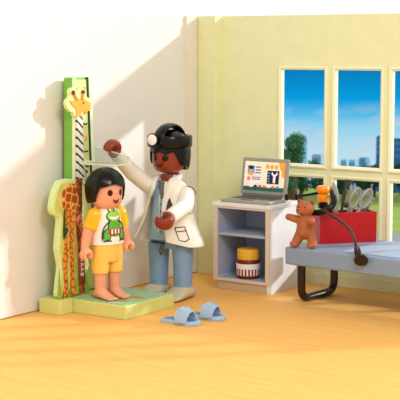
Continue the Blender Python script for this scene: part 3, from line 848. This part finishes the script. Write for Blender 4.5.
disc(.035, .305, .02, .024, .007, S_ORNG); disc(.09, .305, .02, .024, .007, S_ORNG); disc(.145, .305, .02, .024, .007, S_ORNG)
disc(0, 0, 0, 0, .006, S_ORNG, poly=[(.17,.355),(.25,.355),(.25,.2),(.22,.2),(.215,.26),(.19,.29)])
on(.04, .185, .125, .265, .007, S_DARK)
for z in (.15, .18, .21, .24): on(.05, .075, z-.008, z+.008, .009, S_BLUE)
disc(0, 0, 0, 0, .009, S_CARD, poly=[(.115,.135),(.145,.135),(.145,.205),(.17,.23),(.16,.255),(.148,.235),(.13,.22),(.112,.235),(.1,.255),(.09,.23),(.115,.205)])
for k in range(7): on(-.17+k*.055, -.138+k*.055, .08, .105, .008, (S_CARD, S_DARK, S_GREY, S_RED, S_CARD, S_RED, S_BLUE)[k])
bm = bmesh.new(); tube(bm, [(.297,.14,.02),(.297,.14,.085)], .017, 10); build('side_port', bm, BLACKM, lp)

# ------------------------------------------------------------------ bed and what is on it
BR = math.radians(-4)
bd_ = empty('examination_bed', (1.765, -1.12, 0), BR)
tag(bd_, 'blue-grey examination bed on dark brown loop legs beside the white cabinet', 'bed')
build('bed_top', BX(0, 2.6, 0, 1.0, .395, .575), BED, bd_, smooth=False, bevel=.022, segs=3)
for x in (.125, 2.4):
    bm = bmesh.new()
    P = [(x,.12,.42),(x,.12,.16)]+[(x,.12+.11*(1-math.cos(a)),.15-.11*math.sin(a)) for a in [PI/2*k/6 for k in range(1, 7)]]
    P += [(x,.72-.11*(1-math.cos(a)),.15-.11*math.sin(a)) for a in [PI/2*k/6 for k in range(6, 0, -1)]]+[(x,.72,.16),(x,.72,.42)]
    tube(bm, P, .041, 16, up=(1,0,0)); build('leg', bm, BROWNLEG, bd_)
# sheet
bm = bmesh.new(); nx, ny = 48, 14; g = []
for i in range(nx+1):
    row = []
    for j in range(ny+1):
        x = .62+1.9*i/nx; y = .08+.86*j/ny
        u = x-.35*y
        h = .006+.0*x+.055*max(0, math.sin((u-.72)*5.2))*min(1, max(0, (u-.72)*2.2))*min(1, j/4)
        row.append(bm.verts.new((x, y, .576+h)))
    g.append(row)
for i in range(nx):
    for j in range(ny): bm.faces.new((g[i][j], g[i+1][j], g[i+1][j+1], g[i][j+1]))
r = bmesh.ops.extrude_face_region(bm, geom=bm.faces[:]); 
for v in [e for e in r['geom'] if isinstance(e, bmesh.types.BMVert)]: v.co.z = .5765
sh_ = build('bed_sheet', bm, SHEET, None, loc=(1.765,-1.12,0), rot=(0,0,BR)); tag(sh_, 'pale blue sheet with a wavy fold lying on the examination bed', 'sheet')

# teddy
td = empty('teddy_bear', (1.955, -1.03, .577), math.radians(8)); tag(td, 'small brown toy teddy bear standing on the front corner of the bed', 'teddy bear')
bm = bmesh.new()
capsule(bm, (0,0,.17), (0,0,.26), .098, .078)
ball(bm, (-.005,-.01,.385), .092, .082, .08)
ball(bm, (-.03,-.085,.365), .04, .04, .032)
for s in (-1, 1):
    ball(bm, (s*.066,0,.447), .029, .018, .03)
    capsule(bm, (s*.05,.0,.14), (s*.088,-.03,.05), .055, .048); ball(bm, (s*.092,-.06,.035), .05, .068, .038)
capsule(bm, (-.06,-.01,.265), (-.15,-.05,.295), .042, .036); ball(bm, (-.162,-.055,.298), .036, .036, .034)
capsule(bm, (.06,-.01,.26), (.105,-.11,.275), .038, .034); ball(bm, (.108,-.13,.28), .04, .04, .04)
build('body', fuse(bm, .007, 4), TEDDY, td)
for s in (-1, 1):
    bm = bmesh.new(); ball(bm, (-.012+s*.032,-.083,.405), .008, .006, .008, n=10); build('eye', bm, BLACKM, td)
    bm = bmesh.new(); ball(bm, (s*.066,-.014,.447), .016, .008, .018, n=12); build('inner_ear', bm, TEDDYD, td)
bm = bmesh.new(); ball(bm, (-.033,-.122,.378), .013, .009, .009, n=12); build('nose', bm, TEDDYD, td)
bm = bmesh.new(); ball(bm, (-.005,-.084,.17), .01, .006, .01, n=10); build('belly_button', bm, TEDDYD, td)

# toolbox
TA = math.atan2(.44, .35)
tb = empty('red_toolbox', (1.985, -.80, .577), TA); tag(tb, 'open red box of medical tools standing on the bed behind the teddy', 'box')
L, DD, HH, t = .62, .24, .31, .018
bm = bmesh.new()
box(bm, 0, L, 0, t, 0, HH); box(bm, 0, L, DD-t, DD, 0, HH); box(bm, 0, t, t, DD-t, 0, HH); box(bm, L-t, L, t, DD-t, 0, HH); box(bm, t, L-t, t, DD-t, 0, .02)
build('box_body', bm, RED, tb, smooth=False)
build('tool_rack', BX(t, L-t, t, DD-t, .14, .17), RED, tb, smooth=False)
MT = Matrix.Translation((1.985, -.80, .577)) @ Matrix.Rotation(TA, 4, 'Z')
def T(x, y, z): return MT @ V((x, y, z))
def tool(name, label, cat, x, y, ry=0, rx=0, group=None):
    o = empty(name, T(x, y, .175)); o.rotation_euler = (rx, ry, TA); tag(o, label, cat, group); return o
# spatula
o = tool('spatula', 'leaf-bladed grey spatula at the left end of the tool box', 'spatula', .20, .06, math.radians(-4))
bm = bmesh.new(); loft(bm, [[(w*math.cos(a), .012*math.sin(a), z) for a in [2*PI*k/16 for k in range(16)]] for z, w in ((.12,.03),(.22,.04),(.28,.05),(.34,.044),(.40,.026),(.44,.008))])
build('blade', bm, STEEL, o); build('handle', BX(-.012,.012,-.01,.01,0,.14), STEELD, o, smooth=False, bevel=.004)
# forceps
o = tool('forceps', 'tall dark grey forceps rising between the spatula and the scissors', 'forceps', .30, .12, math.radians(8))
for s in (-1, 1):
    bm = bmesh.new(); tube(bm, spline([(s*.034,0,0),(s*.036,0,.16),(s*.034,0,.30),(s*.02,0,.44)]), [.016]*18+[.012], 8, up=(0,1,0)); build('arm', bm, STEELD if s < 0 else STEEL, o)
build('bridge', BX(-.036,.036,-.014,.014,.40,.46), STEELD, o, smooth=False, bevel=.006)
bm = bmesh.new(); ball(bm, (0,-.01,.2), .03, .014, .03); build('pivot', bm, STEELD, o)
# scissors
o = tool('scissors', 'grey surgical scissors with two oval finger loops pointing up from the red box', 'scissors', .39, .12, math.radians(4))
for s, rz in ((-1, 22), (1, 26)):
    R = Matrix.Rotation(math.radians(rz), 4, 'Y'); cx = -.02+.115*(s > 0)
    bm = bmesh.new(); n = 28
    pts = [V((cx, 0, .17))+(R @ V((.046*math.cos(a), 0, .10+.105*math.sin(a)))) for a in [2*PI*k/n for k in range(n)]]
    tube(bm, pts, .02, 10, up=(0,1,0), closed=True)
    build('finger_loop', bm, STEEL, o)
    bm = bmesh.new(); tube(bm, [V((cx, 0, .19)), V((.0+s*.012, 0, .02))], .021, 8); build('shank', bm, STEEL, o)
# syringe
o = tool('syringe', 'thick grey syringe leaning to the right end of the box', 'syringe', .455, .17, math.radians(36))
bm = bmesh.new(); lathe(bm, [(.01,0),(.028,.02),(.03,.18),(.036,.19),(.036,.27),(.03,.275)], 18); build('barrel', bm, STEEL, o)
bm = bmesh.new(); lathe(bm, [(.016,.275),(.016,.30),(.033,.305),(.033,.325),(.02,.33)], 18); build('plunger', bm, STEEL, o)
# orange handled tool
o = tool('reflex_hammer', 'two-lobed orange knob tool with black collar at the left of the red box', 'medical tool', .06, .07)
o.location.z += .02
bm = bmesh.new(); lathe(bm, [(.02,0),(.02,.15),(.05,.165),(.052,.215),(.02,.22)], 20); build('collar', bm, BLACKM, o)
bm = bmesh.new(); lathe(bm, [(.035,.22),(.056,.23),(.064,.255),(.060,.29),(.044,.305),(.036,.31)], 24); build('lower_lobe', bm, ORANGE, o)
bm = bmesh.new(); lathe(bm, [(.034,.31),(.060,.32),(.070,.338),(.068,.368),(.056,.388),(.02,.394)], 24); build('upper_lobe', bm, ORANGE, o)

# stethoscope: ear tube, headset arc, cord over the bed edge, chest piece
so = empty('stethoscope', T(.02, .0, .29)); tag(so, 'dark stethoscope hooked on the red box with its cord hanging over the bed edge', 'stethoscope')
def WL(p): return V(p)-V(so.location)
bm = bmesh.new(); P = spline([(1.597,-.62,1.022),(1.716,-.60,1.040),(1.834,-.575,1.071),(1.93,-.585,1.115),(1.99,-.605,1.125),(2.052,-.68,1.09),(2.12,-.76,1.021),(2.109,-.82,.956),(2.04,-.85,.918)], 5)
tube(bm, [WL(p) for p in P], lambda u: .014+.018*max(0, min(1, (u-.52)*5)), 12); build('ear_tube', bm, BLACKM, so)
bm = bmesh.new(); capsule(bm, WL((1.597,-.62,.998)), WL((1.597,-.62,1.035)), .019, .015); build('ear_tip', bm, BLACKM, so)
bm = bmesh.new(); tube(bm, [WL(p) for p in spline([(2.04,-.70,1.06),(2.085,-.77,1.0),(2.08,-.82,.95)], 5)], .012, 8); build('steel_spring', bm, STEEL, so)
build('joint_block', BX(-.085,.04,-.03,.03,-.03,.03), BLACKM, so, smooth=False, bevel=.01, loc=WL((2.0,-.85,.905)), rot=(0,0,TA*.3))
bm = bmesh.new(); P = spline([(2.04,-.86,.925),(2.09,-.87,.93),(2.143,-.89,.90),(2.294,-.95,.854),(2.459,-1.05,.79),(2.56,-1.16,.735),(2.61,-1.215,.68),(2.632,-1.232,.64)], 6)
tube(bm, [WL(p) for p in P], .016, 10); build('cord', bm, mat('cord_brown', (70,46,36), .3), so)
bm = bmesh.new(); tube(bm, [WL(p) for p in ((2.630,-1.232,.66),(2.64,-1.234,.625),(2.652,-1.236,.585))], [.026,.034,.032], 16); build('cord_sleeve', bm, BROWNLEG, so)
cp = V(WL((2.688,-1.25,.545))); ax_ = V((.35,-.72,-.42)).normalized(); u_ = ax_.cross(V((0,0,1))).normalized(); w_ = u_.cross(ax_)
bm = bmesh.new(); loft(bm, [[cp+ax_*h+(u_*math.cos(2*PI*i/28)+w_*math.sin(2*PI*i/28))*r for i in range(28)] for r, h in ((.018,-.055),(.032,-.05),(.036,-.03),(.064,-.012),(.068,.008),(.062,.014),(.053,.010),(.01,.010))])
build('chest_piece', bm, BROWNLEG, so)

# ------------------------------------------------------------------ slippers
def slipper(loc, rz, label, tilt=0):
    s = empty('slipper', loc, rz); s.scale = (1.1, 1.1, 1.05); tag(s, label, 'slipper', 'pair of blue slippers')
    P = smooth_poly([(-.17,0),(-.15,.06),(-.07,.065),(.02,.07),(.1,.08),(.165,.06),(.185,0),(.165,-.06),(.1,-.075),(.02,-.06),(-.07,-.055),(-.15,-.055)], 4)
    bm = bmesh.new(); loft(bm, [[(x*.96, y*.96, 0) for x, y in P], [(x, y, .008) for x, y in P], [(x, y, .032) for x, y in P], [(x*.94, y*.94, .04) for x, y in P]])
    build('sole', bm, SLIP, s)
    bm = bmesh.new(); loft(bm, [[(x*.84-.0, y*.8, .0395) for x, y in P], [(x*.82, y*.78, .043) for x, y in P]]); build('insole', bm, SLIPD, s)
    bm = bmesh.new(); n = 18; rings = []
    for k in range(n+1):
        a = PI*k/n; y = math.cos(a); z = math.sin(a)
        wa = .055+.010*math.sin(a)                                  # half length of the strap, a little longer on top
        rings.append([(.05-wa, y*.082, .03+.105*z), (.05, y*.088, .03+.125*z), (.05+wa, y*.084, .03+.10*z),
                      (.05+wa, y*.070, .03+.086*z), (.05, y*.074, .03+.110*z), (.05-wa, y*.068, .03+.090*z)])
    loft(bm, rings)
    st_ = build('strap', bm, SLIP, s)
    for q in (-.022, .022):
        bm = bmesh.new(); tube(bm, [(.05+q, math.cos(PI*k/n)*.0875, .03+.121*math.sin(PI*k/n)) for k in range(1, n)], .006, 6); build('strap_ridge', bm, SLIP, st_)
    return s
slipper((1.465, -2.49, 0), math.radians(4), 'blue open-toed toy slipper lying nearer to the green platform')
slipper((1.53, -2.17, 0), math.radians(6), 'blue toy slipper lying farther from the platform, nearer to the cabinet')

# ------------------------------------------------------------------ camera, light, sky
cam = bpy.data.cameras.new('camera'); co = bpy.data.objects.new('camera', cam); col.objects.link(co)
cam.sensor_width = 36; cam.lens = 36*FPX/400; cam.clip_end = 4000; cam.clip_start = .5
co.location = CAM; co.rotation_euler = (PI/2-PITCH_D, 0, YAW)
cam.dof.use_dof = True; cam.dof.focus_distance = 12.8; cam.dof.aperture_fstop = 5.6
bpy.context.scene.camera = co

sun = bpy.data.lights.new('sun', 'SUN'); so_ = bpy.data.objects.new('sun', sun); col.objects.link(so_)
sun.energy = 2.55; sun.angle = math.radians(2.2); sun.color = (1, .985, .96)
d = V((-1, -1.06, -.49)).normalized(); so_.rotation_euler = d.to_track_quat('-Z', 'Y').to_euler(); so_.location = (6, 6, 6)

def area(name, loc, target, size, e, colr):
    l = bpy.data.lights.new(name, 'AREA'); l.size = size; l.energy = e; l.color = colr; l.shape = 'DISK'
    o = bpy.data.objects.new(name, l); col.objects.link(o); o.location = loc
    o.rotation_euler = (V(target)-V(loc)).to_track_quat('-Z', 'Y').to_euler(); return o
area('studio_softbox', (7.5, -7.0, 6.5), (1, -1.5, .8), 3.0, 340, (1, .985, .96))

w = bpy.data.worlds.new('sky'); bpy.context.scene.world = w; w.use_nodes = True
n = w.node_tree; L = n.links.new; bg = n.nodes['Background']
tc = n.nodes.new('ShaderNodeTexCoord'); s = n.nodes.new('ShaderNodeSeparateXYZ'); L(tc.outputs['Generated'], s.inputs[0])
mr = n.nodes.new('ShaderNodeMapRange'); mr.inputs['From Min'].default_value = -.10; mr.inputs['From Max'].default_value = .04
L(s.outputs['Z'], mr.inputs['Value'])
rp = n.nodes.new('ShaderNodeValToRGB'); L(mr.outputs[0], rp.inputs['Fac']); cr = rp.color_ramp
def f(z): return (z+.10)/.14
els = [(-.10,(206,232,242)),(-.078,(192,228,244)),(-.060,(150,212,240)),(-.052,(84,190,234)),(-.040,(0,160,226)),(-.019,(0,132,196)),(.004,(0,112,180)),(.02,(250,248,246))]
while len(cr.elements) < len(els): cr.elements.new(.5)
for e, (z, c) in zip(cr.elements, els): e.position = f(z); e.color = tuple(x*(1.2 if z < .01 else 1.5) for x in lin(c)[:3])+(1,)
# soft clouds low over the skyline
mp = n.nodes.new('ShaderNodeMapping'); mp.inputs['Scale'].default_value = (30, 30, 75); mp.inputs['Location'].default_value = (3.3, 1.2, .6)
nz = n.nodes.new('ShaderNodeTexNoise'); nz.inputs['Scale'].default_value = 1; nz.inputs['Detail'].default_value = 5
L(tc.outputs['Generated'], mp.inputs['Vector']); L(mp.outputs[0], nz.inputs['Vector'])
cr2 = n.nodes.new('ShaderNodeValToRGB'); cr2.color_ramp.elements[0].position = .46; cr2.color_ramp.elements[1].position = .68; L(nz.outputs['Fac'], cr2.inputs['Fac'])
bandr = n.nodes.new('ShaderNodeValToRGB'); L(mr.outputs[0], bandr.inputs['Fac']); b2 = bandr.color_ramp
b2.elements[0].position = f(-.09); b2.elements[0].color = (.4,.4,.4,1); b2.elements[1].position = f(-.04); b2.elements[1].color = (0,0,0,1)
e = b2.elements.new(f(-.062)); e.color = (1,1,1,1)
mu = n.nodes.new('ShaderNodeMath'); mu.operation = 'MULTIPLY'; L(cr2.outputs['Color'], mu.inputs[0]); L(bandr.outputs['Color'], mu.inputs[1])
mc = n.nodes.new('ShaderNodeMix'); mc.data_type = 'RGBA'; L(mu.outputs[0], mc.inputs['Factor']); L(rp.outputs['Color'], mc.inputs['A']); mc.inputs['B'].default_value = lin((226,238,246))
# blue only towards the window side, warm white fill light added elsewhere
mk = n.nodes.new('ShaderNodeMapRange'); mk.inputs['From Min'].default_value = .1; mk.inputs['From Max'].default_value = .45; L(s.outputs['Y'], mk.inputs['Value'])
mw = n.nodes.new('ShaderNodeMix'); mw.data_type = 'RGBA'; L(mk.outputs[0], mw.inputs['Factor']); mw.inputs['A'].default_value = lin((252,241,222)); L(mc.outputs['Result'], mw.inputs['B'])
L(mw.outputs['Result'], bg.inputs['Color']); bg.inputs['Strength'].default_value = .80

sc = bpy.context.scene
sc.view_settings.view_transform = 'Standard'; sc.view_settings.look = 'None'; sc.view_settings.gamma = 1
sc.view_settings.use_curve_mapping = False; sc.view_settings.exposure = 0
sc.cycles.max_bounces = 8; sc.cycles.transparent_max_bounces = 12
